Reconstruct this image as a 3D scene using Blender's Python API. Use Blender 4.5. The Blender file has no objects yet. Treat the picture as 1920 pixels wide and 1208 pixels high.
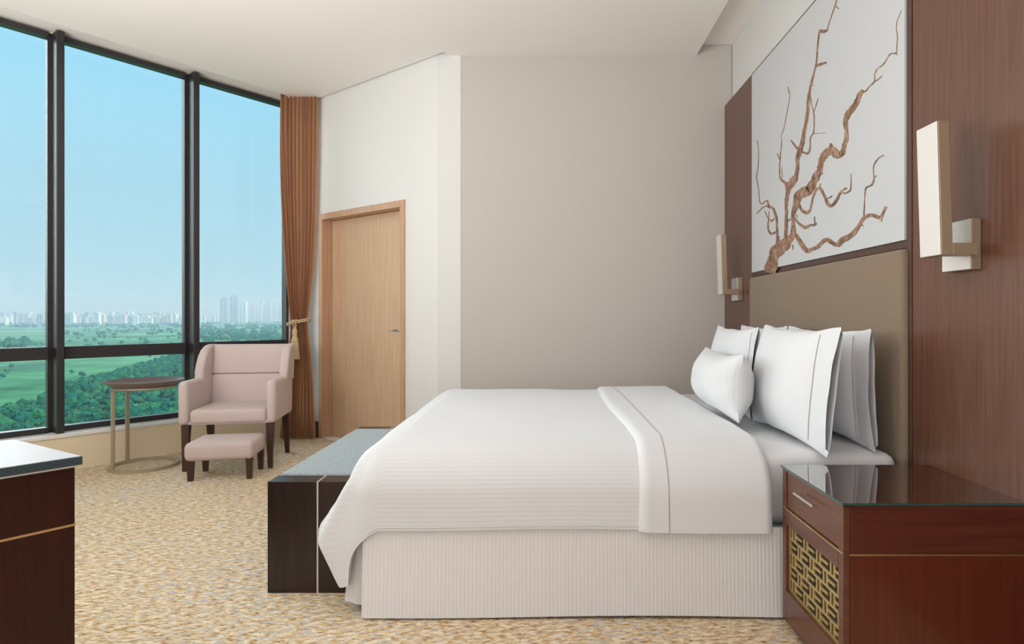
import bpy, bmesh, math, random
from mathutils import Matrix, Vector, noise
from math import sin, cos, pi, radians, sqrt, atan2, hypot

# ------------------------------------------------------------------ camera, world, lights, exposure
S = bpy.context.scene
C = S.collection
cam = bpy.data.objects.new('camera', bpy.data.cameras.new('camera'))
C.objects.link(cam)
cam.location = (0, 0, 1.11)
cam.rotation_euler = (pi/2, 0, 0)
cam.data.sensor_width = 36
cam.data.lens = 36*1150/1920
cam.data.shift_x = (960-1020)/1920
cam.data.shift_y = -(604-595)/1920
cam.data.clip_end = 40000
cam.data.clip_start = .05
S.camera = cam
S.view_settings.view_transform = 'Standard'
S.view_settings.look = 'None'
S.view_settings.exposure = 0.0
S.view_settings.gamma = 1
S.view_settings.use_curve_mapping = False

w = bpy.data.worlds.new('sky'); S.world = w; w.use_nodes = True
nt = w.node_tree; nt.nodes.clear()
out = nt.nodes.new('ShaderNodeOutputWorld'); bg = nt.nodes.new('ShaderNodeBackground')
tc = nt.nodes.new('ShaderNodeTexCoord'); sx = nt.nodes.new('ShaderNodeSeparateXYZ')
cr = nt.nodes.new('ShaderNodeValToRGB')
nz = nt.nodes.new('ShaderNodeTexNoise'); nz.inputs['Scale'].default_value = 2.2; nz.inputs['Detail'].default_value = 3
mp = nt.nodes.new('ShaderNodeMapping'); mp.inputs['Scale'].default_value = (1, 1, 4)
ma = nt.nodes.new('ShaderNodeMath'); ma.operation = 'MULTIPLY_ADD'; ma.inputs[1].default_value = .05
L = nt.links.new
L(tc.outputs['Generated'], sx.inputs[0]); L(tc.outputs['Generated'], mp.inputs[0]); L(mp.outputs[0], nz.inputs['Vector'])
L(nz.outputs['Fac'], ma.inputs[0]); L(sx.outputs['Z'], ma.inputs[2]); L(ma.outputs[0], cr.inputs[0])
L(cr.outputs[0], bg.inputs[0]); L(bg.outputs[0], out.inputs[0])
e = cr.color_ramp.elements
e[0].position = 0.0; e[0].color = (.49, .66, .76, 1)
e[1].position = 1.0; e[1].color = (.16, .42, .85, 1)
for p, c in ((.05, (.48, .68, .79, 1)), (.2, (.41, .66, .82, 1)), (.36, (.36, .70, .93, 1)), (.5, (.33, .68, .95, 1))):
    n = e.new(p); n.color = c
bg.inputs[1].default_value = 1.12

def light(kind, name, loc, aim, energy, color, **k):
    l = bpy.data.lights.new(name, kind); o = bpy.data.objects.new(name, l); C.objects.link(o)
    o.location = loc; o.rotation_euler = Vector(aim).to_track_quat('-Z', 'Y').to_euler()
    l.energy = energy; l.color = color
    for a, v in k.items(): setattr(l, a, v)
    return o
# added broad sun lamp: window fill standing in for low hazy sky glow
light('SUN', 'window_fill_glow', (-30, 20, 20), (.87, -.5, -.24), 2.8, (.93, .97, 1), angle=radians(44))
# the sun itself, behind the building: lights the land outside
light('SUN', 'sun', (30, -60, 80), (-.85, .12, -.62), 4.8, (1, .95, .86), angle=radians(4))
# unseen fill lamps added out of frame to lift ceiling, walls and bed side
light('AREA', 'fill_up_left', (-2.7, .9, 1.5), (.28, .35, 1), 168, (.97, .97, 1), shape='RECTANGLE', size=2.0, size_y=2.0)
light('AREA', 'fill_up_rear', (.2, -1.2, 1.9), (0, .5, 1), 30, (.97, .97, 1), shape='RECTANGLE', size=2.0, size_y=1.2)
light('AREA', 'fill_soft_rear', (-1.0, -1.9, 1.2), (.05, 1, .10), 44, (.96, .97, 1), shape='RECTANGLE', size=4.4, size_y=1.5)

# ------------------------------------------------------------------ materials
MATS = {}
def mat(name, color, rough=.6, metal=0, spec=.5, coat=0, sheen=0, trans=0):
    m = bpy.data.materials.new(name); m.use_nodes = True
    b = m.node_tree.nodes['Principled BSDF']
    b.inputs['Base Color'].default_value = (*color, 1); b.inputs['Roughness'].default_value = rough
    b.inputs['Metallic'].default_value = metal; b.inputs['Specular IOR Level'].default_value = spec
    b.inputs['Coat Weight'].default_value = coat; b.inputs['Sheen Weight'].default_value = sheen
    MATS[name] = m
    return m, m.node_tree, b
def ramp(nt, fac, stops):
    r = nt.nodes.new('ShaderNodeValToRGB'); e = r.color_ramp.elements
    e[0].position, e[0].color = stops[0][0], (*stops[0][1], 1)
    e[1].position, e[1].color = stops[-1][0], (*stops[-1][1], 1)
    for p, c in stops[1:-1]: e.new(p).color = (*c, 1)
    nt.links.new(fac, r.inputs[0]); return r.outputs[0]
def noisy(nt, scale, vec=(1, 1, 1), detail=4, rot=0, src='Object', rough=.5):
    t = nt.nodes.new('ShaderNodeTexCoord'); m = nt.nodes.new('ShaderNodeMapping')
    m.inputs['Scale'].default_value = vec; m.inputs['Rotation'].default_value = (0, 0, rot)
    n = nt.nodes.new('ShaderNodeTexNoise'); n.inputs['Scale'].default_value = scale; n.inputs['Detail'].default_value = detail
    n.inputs['Roughness'].default_value = rough
    nt.links.new(t.outputs[src], m.inputs[0]); nt.links.new(m.outputs[0], n.inputs['Vector'])
    return n.outputs['Fac']
def bump(nt, b, h, strength, dist=.002):
    k = nt.nodes.new('ShaderNodeBump'); k.inputs['Strength'].default_value = strength; k.inputs['Distance'].default_value = dist
    nt.links.new(h, k.inputs['Height']); nt.links.new(k.outputs[0], b.inputs['Normal'])
def wood(name, dark, light_, vec, rough=.35, scale=6, coat=0, amount=(.3, .7), spec=.5):
    m, nt, b = mat(name, light_, rough, coat=coat, spec=spec)
    f = noisy(nt, scale, vec, 6, rough=.65)
    nt.links.new(ramp(nt, f, ((amount[0], dark), (amount[1], light_))), b.inputs['Base Color'])
    bump(nt, b, f, .08, .001)
    return m
def cloth(name, color, var=.06, scale=350, rough=.9, strength=.25, big=0):
    m, nt, b = mat(name, color, rough, spec=.2, sheen=.15)
    f = noisy(nt, scale, (1, 1, 1), 2)
    c0 = tuple(c*(1-var) for c in color); c1 = tuple(min(1, c*(1+var)) for c in color)
    nt.links.new(ramp(nt, f, ((.3, c0), (.7, c1))), b.inputs['Base Color'])
    bump(nt, b, f, strength, .001)
    return m

def paint(name, color):
    m, nt, b = mat(name, color, .75, spec=.25)
    bump(nt, b, noisy(nt, 180, (1, 1, 1), 3), .05, .001)
    return m
M_ceil = paint('ceiling_paint', (.84, .80, .755))
M_cream = paint('cream_wall_paint', (.67, .665, .64))
M_taupe = paint('taupe_wall_paint', (.51, .47, .43))
M_low = paint('beige_wall_paint', (.84, .73, .54))
M_sill = mat('white_sill', (.86, .85, .82), .35)[0]
M_frame = mat('dark_window_metal', (.035, .032, .034), .4, .2)[0]
M_wenge = wood('dark_wenge_wood', (.012, .006, .005), (.030, .015, .011), (6, 6, .5), .3, 8)
M_panel = wood('walnut_wall_panel', (.085, .034, .020), (.150, .066, .040), (1, 14, .55), .33, 5, coat=.1)
M_panel_dark = wood('walnut_trim', (.055, .026, .018), (.085, .042, .030), (3, 3, .5), .35, 6)
M_mahog = wood('mahogany_side', (.075, .012, .005), (.130, .024, .009), (14, 14, .5), .28, 5, coat=.15)
M_mahog_h = wood('mahogany_horizontal_grain', (.065, .012, .007), (.115, .026, .014), (.6, .6, 16), .28, 5, coat=.15)
M_mahog_front = wood('mahogany_front', (.085, .028, .014), (.145, .050, .027), (1, .6, 14), .3, 5, coat=.15)
M_cab = wood('cabinet_dark_mahogany', (.016, .0035, .002), (.045, .009, .005), (14, 14, .5), .4, 5, spec=.3)
M_oak = wood('pale_oak', (.50, .32, .19), (.62, .43, .28), (9, 9, .35), .42, 6)
M_oakf = wood('oak_door_frame', (.42, .245, .14), (.53, .33, .20), (9, 9, .4), .4, 6)
M_brass = mat('brass_inlay', (.72, .52, .28), .3, 1)[0]
M_gold = mat('champagne_lattice_metal', (.60, .47, .22), .38, .75)[0]
M_champ = mat('champagne_sconce_metal', (.36, .27, .18), .4, .45)[0]
M_champ_l = mat('satin_sconce_face', (.66, .63, .60), .5, .1)[0]
M_chrome = mat('chrome', (.8, .78, .76), .2, 1)[0]
M_inlay = mat('pale_metal_inlay', (.75, .70, .64), .35, .5)[0]
M_black = mat('dark_backing', (.02, .012, .008), .7)[0]
M_tan = cloth('headboard_fabric', (.215, .160, .112), .07, 260)
M_chair = cloth('chair_fabric', (.60, .50, .475), .05, 420)
M_bench = cloth('bench_fabric', (.285, .335, .35), .22, 170)
M_legw = wood('dark_leg_wood', (.035, .014, .009), (.065, .028, .018), (8, 8, .6), .35, 8)
M_tray = mat('mauve_brown_lacquer', (.19, .145, .14), .45)[0]
M_ring = mat('champagne_painted_metal', (.42, .37, .26), .4, .3)[0]
M_cord = cloth('gold_cord', (.55, .42, .24), .15, 300)
M_edge = mat('dark_teal_glass_edge', (.045, .075, .085), .15)[0]
M_top_refl = mat('glass_top_painted_reflection', (.46, .47, .49), .45, spec=.12)[0]  # window reflection on the glass, painted in as a pale base colour
M_gedge = mat('green_glass_edge', (.02, .09, .07), .1)[0]

# carpet
m, nt, b = mat('carpet', (.5, .4, .25), .95, spec=.1, sheen=.1); M_carpet = m
n1 = noisy(nt, 48, (.55, 1.3, 1), 6, radians(-55), rough=.75)
n2 = noisy(nt, 42, (.5, 1.7, 1), 5, radians(-55), rough=.7)
n3 = noisy(nt, 1.3, (1, 1, 1), 3)
c1 = ramp(nt, n1, ((.34, (.17, .085, .028)), (.43, (.50, .31, .125)), (.51, (.70, .55, .34)), (.60, (.86, .77, .60))))
ca = nt.nodes.new('ShaderNodeMixRGB')
r2 = ramp(nt, n2, ((.51, (0, 0, 0)), (.58, (1, 1, 1))))
r3 = ramp(nt, n3, ((.40, (.25, .25, .25)), (.62, (1, 1, 1))))
mu = nt.nodes.new('ShaderNodeMixRGB'); mu.blend_type = 'MULTIPLY'; mu.inputs[0].default_value = 1
nt.links.new(r2, mu.inputs[1]); nt.links.new(r3, mu.inputs[2])
nt.links.new(mu.outputs[0], ca.inputs[0]); nt.links.new(c1, ca.inputs[1]); ca.inputs[2].default_value = (.46, .49, .52, 1)
nt.links.new(ca.outputs[0], b.inputs['Base Color'])
bump(nt, b, noisy(nt, 160, (.5, 1.4, 1), 4, radians(-55)), .6, .006)

# white bed linen with woven stripes along UV v (duvet) or u (skirt)
def linen(name, color=(.67, .68, .695), axis=None, freq=80, strength=.25):
    m, nt, b = mat(name, color, .8, spec=.2, sheen=.2)
    if axis:
        t = nt.nodes.new('ShaderNodeUVMap'); s = nt.nodes.new('ShaderNodeSeparateXYZ')
        nt.links.new(t.outputs[0], s.inputs[0])
        k = nt.nodes.new('ShaderNodeMath'); k.operation = 'MULTIPLY'; k.inputs[1].default_value = freq*2*pi
        g = nt.nodes.new('ShaderNodeMath'); g.operation = 'SINE'
        nt.links.new(s.outputs[axis], k.inputs[0]); nt.links.new(k.outputs[0], g.inputs[0])
        q = tuple(c*.965 for c in color)
        nt.links.new(ramp(nt, g.outputs[0], ((.35, q), (.65, color))), b.inputs['Base Color'])
        bump(nt, b, g.outputs[0], strength, .0012)
    else:
        bump(nt, b, noisy(nt, 300, (1, 1, 1), 2), .08, .001)
    return m
M_linen = linen('white_cotton')
M_duvet = linen('striped_white_cotton', axis='Y', freq=150, strength=.12)
M_skirt = linen('pleated_skirt_cotton', (.74, .73, .735), axis='X', freq=140, strength=.35)
M_stitch = mat('grey_stitching', (.40, .35, .33), .9)[0]

# curtain
m, nt, b = mat('copper_curtain', (.46, .245, .135), .6, spec=.3, sheen=.3); M_curt = m
tr = nt.nodes.new('ShaderNodeBsdfTranslucent'); tr.inputs[0].default_value = (.75, .40, .20, 1)
mx = nt.nodes.new('ShaderNodeMixShader'); mx.inputs[0].default_value = .38
o_ = nt.nodes['Material Output']
nt.links.new(b.outputs[0], mx.inputs[1]); nt.links.new(tr.outputs[0], mx.inputs[2]); nt.links.new(mx.outputs[0], o_.inputs[0])
# window glass
m = bpy.data.materials.new('window_glass'); m.use_nodes = True; nt = m.node_tree; nt.nodes.clear(); M_glass = m
o_ = nt.nodes.new('ShaderNodeOutputMaterial'); t_ = nt.nodes.new('ShaderNodeBsdfTransparent'); g_ = nt.nodes.new('ShaderNodeBsdfGlossy')
f_ = nt.nodes.new('ShaderNodeFresnel'); f_.inputs[0].default_value = 1.35
x_ = nt.nodes.new('ShaderNodeMixShader'); t_.inputs[0].default_value = (.93, .985, .975, 1); g_.inputs['Roughness'].default_value = 0
nt.links.new(f_.outputs[0], x_.inputs[0]); nt.links.new(t_.outputs[0], x_.inputs[1]); nt.links.new(g_.outputs[0], x_.inputs[2]); nt.links.new(x_.outputs[0], o_.inputs[0])
# clear glass over wooden nightstand top
M_ntop = wood('nightstand_glass_over_wood', (.035, .012, .007), (.075, .028, .016), (1.2, .35, 1), .04, 9, coat=1)
MATS['nightstand_glass_over_wood'].node_tree.nodes['Principled BSDF'].inputs['Coat Roughness'].default_value = .02
MATS['nightstand_glass_over_wood'].node_tree.nodes['Principled BSDF'].inputs['Coat IOR'].default_value = 1.9
# art print ground
M_art = mat('white_art_ground', (.52, .53, .54), .5)[0]
m, nt, b = mat('bark_print', (.3, .15, .08), .6); M_bark = m
f = noisy(nt, 26, (1, 1, 1), 6, rough=.8)
nt.links.new(ramp(nt, f, ((.36, (.07, .04, .028)), (.46, (.17, .09, .05)), (.56, (.34, .19, .12)), (.68, (.42, .33, .28)))), b.inputs['Base Color'])
# outdoors
m, nt, b = mat('meadow', (.1, .2, .05), 1, spec=0); M_land = m
f = noisy(nt, .0035, (1, 1, 1), 9, rough=.62)
g = noisy(nt, .02, (1, 1, 1), 6, rough=.7)
c_ = nt.nodes.new('ShaderNodeMixRGB'); c_.blend_type = 'MULTIPLY'; c_.inputs[0].default_value = .7
nt.links.new(ramp(nt, f, ((.34, (.05, .16, .08)), (.44, (.10, .29, .13)), (.52, (.17, .40, .19)), (.58, (.27, .45, .26)), (.66, (.42, .48, .37)))), c_.inputs[1])
nt.links.new(ramp(nt, g, ((.35, (.45, .5, .5)), (.6, (1, 1, 1)))), c_.inputs[2])
nt.links.new(c_.outputs[0], b.inputs['Base Color'])
def leafm(name, a, c, sc=3):
    m, nt, b = mat(name, c, 1, spec=0)
    nt.links.new(ramp(nt, noisy(nt, sc, (1, 1, 1), 5, rough=.75), ((.35, a), (.65, c))), b.inputs['Base Color'])
    return m
M_leaf = [leafm('foliage_dark', (.008, .06, .04), (.03, .15, .07)), leafm('foliage_mid', (.02, .11, .05), (.055, .22, .095)), leafm('foliage_teal', (.006, .07, .06), (.025, .17, .11))]
M_bld = [mat('pale_render_%s' % k, c, .8)[0] for k, c in (('white', (.85, .84, .82)), ('cream', (.70, .62, .55)), ('grey', (.40, .42, .46)), ('pink', (.72, .60, .58)))]

# ------------------------------------------------------------------ helpers
I4 = Matrix.Identity(4)
def bx(bm, x0, x1, y0, y1, z0, z1, bev=0, seg=2, M=None):
    vs = [bm.verts.new((x, y, z)) for x in (x0, x1) for y in (y0, y1) for z in (z0, z1)]
    fs = [bm.faces.new([vs[i] for i in f]) for f in ((0, 1, 3, 2), (4, 6, 7, 5), (0, 4, 5, 1), (2, 3, 7, 6), (0, 2, 6, 4), (1, 5, 7, 3))]
    if bev:
        es = list({e for f in fs for e in f.edges})
        r = bmesh.ops.bevel(bm, geom=es, offset=bev, segments=seg, profile=.5, affect='EDGES')
        vs = list({v for f in r['faces'] for v in f.verts} | {v for v in vs if v.is_valid})
    if M is not None:
        bmesh.ops.transform(bm, matrix=M, verts=[v for v in vs if v.is_valid])
    return vs
def tube(bm, pts, r, n=10, closed=False, caps=True):
    pts = [Vector(p) for p in pts]; N = len(pts); rings = []
    for i, p in enumerate(pts):
        a = pts[(i-1) % N] if (closed or i) else p; c = pts[(i+1) % N] if (closed or i < N-1) else p
        t = (c-a).normalized(); up = Vector((0, 0, 1)) if abs(t.z) < .95 else Vector((1, 0, 0))
        s = t.cross(up).normalized(); u = s.cross(t)
        rr = r[i] if isinstance(r, (list, tuple)) else r
        rings.append([bm.verts.new(p+s*rr*cos(2*pi*k/n)+u*rr*sin(2*pi*k/n)) for k in range(n)])
    for i in range(N if closed else N-1):
        A, B = rings[i], rings[(i+1) % N]
        for k in range(n): bm.faces.new((A[k], A[(k+1) % n], B[(k+1) % n], B[k]))
    if caps and not closed:
        bm.faces.new(rings[0][::-1]); bm.faces.new(rings[-1])
def lathe(bm, prof, n=48, cx=0, cy=0):
    rings = []
    for r, z in prof:
        rings.append([bm.verts.new((cx+r*cos(2*pi*k/n), cy+r*sin(2*pi*k/n), z)) for k in range(n)])
    for A, B in zip(rings, rings[1:]):
        for k in range(n): bm.faces.new((A[k], A[(k+1) % n], B[(k+1) % n], B[k]))
    if prof[0][0] > 0: bm.faces.new(rings[0][::-1])
    if prof[-1][0] > 0: bm.faces.new(rings[-1])
def prism(bm, poly, z0, z1):
    a = [bm.verts.new((x, y, z0)) for x, y in poly]; b = [bm.verts.new((x, y, z1)) for x, y in poly]
    n = len(poly); bm.faces.new(a[::-1]); bm.faces.new(b)
    for i in range(n): bm.faces.new((a[i], a[(i+1) % n], b[(i+1) % n], b[i]))
def taper_leg(bm, x, y, z0, z1, w0, w1, dx=0, dy=0):
    vs = []
    for z, ww, ox, oy in ((z0, w0, dx, dy), (z1, w1, 0, 0)):
        vs.append([bm.verts.new((x+ox+sx*ww/2, y+oy+sy*ww/2, z)) for sx, sy in ((-1, -1), (1, -1), (1, 1), (-1, 1))])
    bm.faces.new(vs[0][::-1]); bm.faces.new(vs[1])
    for k in range(4): bm.faces.new((vs[0][k], vs[0][(k+1) % 4], vs[1][(k+1) % 4], vs[1][k]))
def obj(name, bm, m, parent=None, smooth=False, loc=None, rz=0, stuff=False):
    bmesh.ops.recalc_face_normals(bm, faces=bm.faces[:])
    me = bpy.data.meshes.new(name); bm.to_mesh(me); bm.free()
    o = bpy.data.objects.new(name, me); C.objects.link(o)
    for q in (m if isinstance(m, (list, tuple)) else [m]): me.materials.append(q)
    if smooth:
        me.polygons.foreach_set('use_smooth', [True]*len(me.polygons))
        try: me.set_sharp_from_angle(angle=radians(50))
        except Exception: pass
    if parent is not None: o.parent = parent
    if loc: o.location = loc
    if rz: o.rotation_euler = (0, 0, rz)
    if stuff: o['kind'] = 'stuff'
    return o
def tag(o, label, cat, group=None, kind=None):
    o['label'] = label; o['category'] = cat
    if group: o['group'] = group
    if kind: o['kind'] = kind
    return o
def empty(name, loc=(0, 0, 0), rz=0):
    o = bpy.data.objects.new(name, None); C.objects.link(o); o.location = loc; o.rotation_euler = (0, 0, rz); return o
def thing(name, label, cat, loc=(0, 0, 0), rz=0, group=None):
    return tag(empty(name, loc, rz), label, cat, group)
def struct(name, bm, m, parent=None, **k):
    o = obj(name, bm, m, parent, **k)
    if parent is None: o['kind'] = 'structure'
    return o
def nb(): return bmesh.new()
ROT = atan2(.8, .6)             # the window wall stands at this angle to the bed wall
RM = Matrix.Rotation(ROT, 4, 'Z')

# ------------------------------------------------------------------ the room
def rw(lx, ly): v = RM @ Vector((lx, ly, 0)); return (v.x, v.y)
P_out = [rw(3.278+.25, 5.42+.25), rw(3.278+.25, 3.3), (-.7, 4.95), (1.6, 4.95), (1.6, -2.2), (-5.4, -2.2), rw(-1.5, 5.42+.25)]
bm = nb(); prism(bm, P_out, -.2, 0); struct('floor', bm, M_carpet)
# ceiling: dropped plane, a curtain pocket along the window and a raised strip along the bed wall
bm = nb(); prism(bm, [rw(3.262, 5.2), rw(3.262, 3.4), (-.72, 4.715), (1.17, 4.715), (1.17, -2.05), (-5.05, -2.05), rw(-1.5, 5.2)], 3.12, 3.2)
struct('ceiling', bm, M_ceil)
bm = nb(); prism(bm, P_out, 3.202, 3.32); struct('ceiling', bm, M_ceil)
# bed wall
bm = nb(); bx(bm, 1.445, 1.6, -2.05, 4.86, 0, 3.2); struct('wall_right', bm, M_cream)
bm = nb(); bx(bm, -.635, 1.44, 4.708, 4.86, 0, 3.2); struct('wall_back', bm, M_taupe)
# wall with the door, and its short cream return
bm = nb()
A0, A1 = 3.278, 3.46
bx(bm, A0, A1, 5.042, 5.66, 0, 3.2); bx(bm, A0, A1, 3.474, 3.853, 0, 3.2); bx(bm, A0, A1, 3.853, 5.042, 2.057, 3.2)
bmesh.ops.transform(bm, matrix=RM, verts=bm.verts)
bx(bm, -.811, -.637, 4.708, 4.86, 0, 3.2)
struct('wall_door', bm, M_cream)
bm = nb(); bx(bm, A0-.012, A0-.0005, 5.044, 5.40, 0, .15, .002); bx(bm, A0-.012, A0-.0005, 3.50, 3.851, 0, .15, .002)
struct('baseboard_door', bm, M_panel_dark, rz=ROT)
bm = nb(); bx(bm, -.79, 1.38, 4.694, 4.707, 0, .15, .002); struct('baseboard_back', bm, M_panel_dark)
# wall under and over the window
bm = nb(); bx(bm, -1.5, 3.277, 5.42, 5.70, 0, .240); bx(bm, -1.5, 3.277, 5.66, 5.70, .24, .266); bx(bm, -1.5, 3.277, 5.585, 5.70, 3.189, 3.201)
struct('wall_window', bm, M_low, rz=ROT)
bm = nb(); bx(bm, -1.5, 3.277, 5.412, 5.655, .242, .266, .003); struct('trim_1', bm, M_sill, rz=ROT)
# walls behind the camera
bm = nb(); bx(bm, -5.4, 1.6, -2.2, -2.05, 0, 3.2); struct('wall_rear', bm, M_cream)
bm = nb(); x_, y_ = rw(-1.5, 5.42); bx(bm, -5.42, -5.24, -2.05, y_-.02, 0, 3.2); struct('wall_left', bm, M_cream)
# door
d = empty('door_1', (0, 0, 0), ROT); d['kind'] = 'structure'
bm = nb(); y0, y1 = 3.853, 5.042; f = .055
for a in ((A0-.012, A1, y0, y0+f, 0, 2.057), (A0-.012, A1, y1-f, y1, 0, 2.057), (A0-.012, A1, y0+f, y1-f, 2.057-f, 2.057)): bx(bm, *a, bev=.002)
obj('door_frame', bm, M_oakf, d)
bm = nb(); bx(bm, A0+.095, A0+.135, y0+f+.003, y1-f-.003, .008, 2.057-f-.003, .002); obj('door_leaf', bm, M_oak, d)
bm = nb(); bx(bm, A0+.01, A1, y0+f, y1-f, 0, .006, .001); obj('threshold', bm, M_sill, d)
bm = nb(); X = A0+.095; Y = 3.955
tube(bm, [(X, Y, 1.0), (X-.045, Y, 1.0), (X-.055, Y+.012, 1.0), (X-.055, Y+.12, 1.0)], .008, 10)
lathe_bm = nb(); lathe(lathe_bm, [(.024, 0), (.024, .006), (.018, .008)], 24)
bmesh.ops.transform(lathe_bm, matrix=Matrix.Translation((X, Y, 1.0)) @ Matrix.Rotation(-pi/2, 4, 'Y'), verts=lathe_bm.verts)
t_ = bpy.data.meshes.new('t'); lathe_bm.to_mesh(t_); bm.from_mesh(t_); lathe_bm.free()
obj('door_handle', bm, M_chrome, d, True)
# window
wn = empty('window_1', (0, 0, 0), ROT); wn['kind'] = 'structure'
mull = [-1.356, -.419, .518, 1.455, 2.392]
edges = [-1.46] + mull + [3.30]
for lx in mull:
    bm = nb(); bx(bm, lx-.024, lx+.024, 5.47, 5.64, .266, 3.189, .006, 3); bx(bm, lx-.047, lx+.047, 5.59, 5.64, .267, 3.187)
    obj('mullion', bm, M_frame, wn)
for z0, z1, nm in ((.267, .307, 'bottom_rail'), (3.148, 3.188, 'top_rail'), (.80, .893, 'transom')):
    for a, c in zip(edges, edges[1:]):
        bm = nb(); bx(bm, a+.047, c-.047, 5.555, 5.635, z0, z1, .004); obj(nm, bm, M_frame, wn)
for a, c in zip(edges, edges[1:]):
    for z0, z1 in ((.300, .806), (.887, 3.154)):
        bm = nb(); bx(bm, a+.045, c-.045, 5.603, 5.609, z0, z1); obj('glass_pane', bm, M_glass, wn)
for lx in (-1.47, 3.264):
    bm = nb(); bx(bm, lx-.012, lx+.012, 5.555, 5.64, .267, 3.188, .003); obj('jamb', bm, M_frame, wn)

# ------------------------------------------------------------------ bed wall panelling, art, headboard
XW = 1.385
def panel(name, d0, d1, z0, z1, label):
    bm = nb(); bx(bm, XW, 1.444, d0, d1, z0, z1, .0015); return tag(obj(name, bm, M_panel), label, 'wall panel')
panel('wall_panel', -1.6, 2.305, .0, 2.73, 'wide walnut veneer wall panel behind the near nightstand and sconce')
panel('wall_panel', 4.085, 4.703, .0, 2.73, 'narrow walnut veneer wall panel in the corner behind the far sconce')
tr_ = thing('panel_trim', 'dark walnut framing between art, headboard and wood panels', 'trim')
for y0_, y1_, z0_, z1_ in ((2.307, 2.336, 0, 2.73), (4.058, 4.083, 0, 2.73), (2.338, 4.056, 1.375, 1.404), (2.338, 4.056, 2.712, 2.73)):
    bm = nb(); bx(bm, XW-.002 if y0_ > 2.31 else XW-.004, 1.444, y0_, y1_, z0_, z1_, .0015); obj('rail' if y1_-y0_ > 1 else 'stile', bm, M_panel_dark, tr_)
art = thing('wall_art', 'large white square artwork of bare brown twisting branches above the bed', 'artwork', (0, 0, 1.405))
bm = nb(); bx(bm, 1.374, 1.44, 2.338, 4.056, 0, 1.306); obj('canvas', bm, M_art, art)
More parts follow.
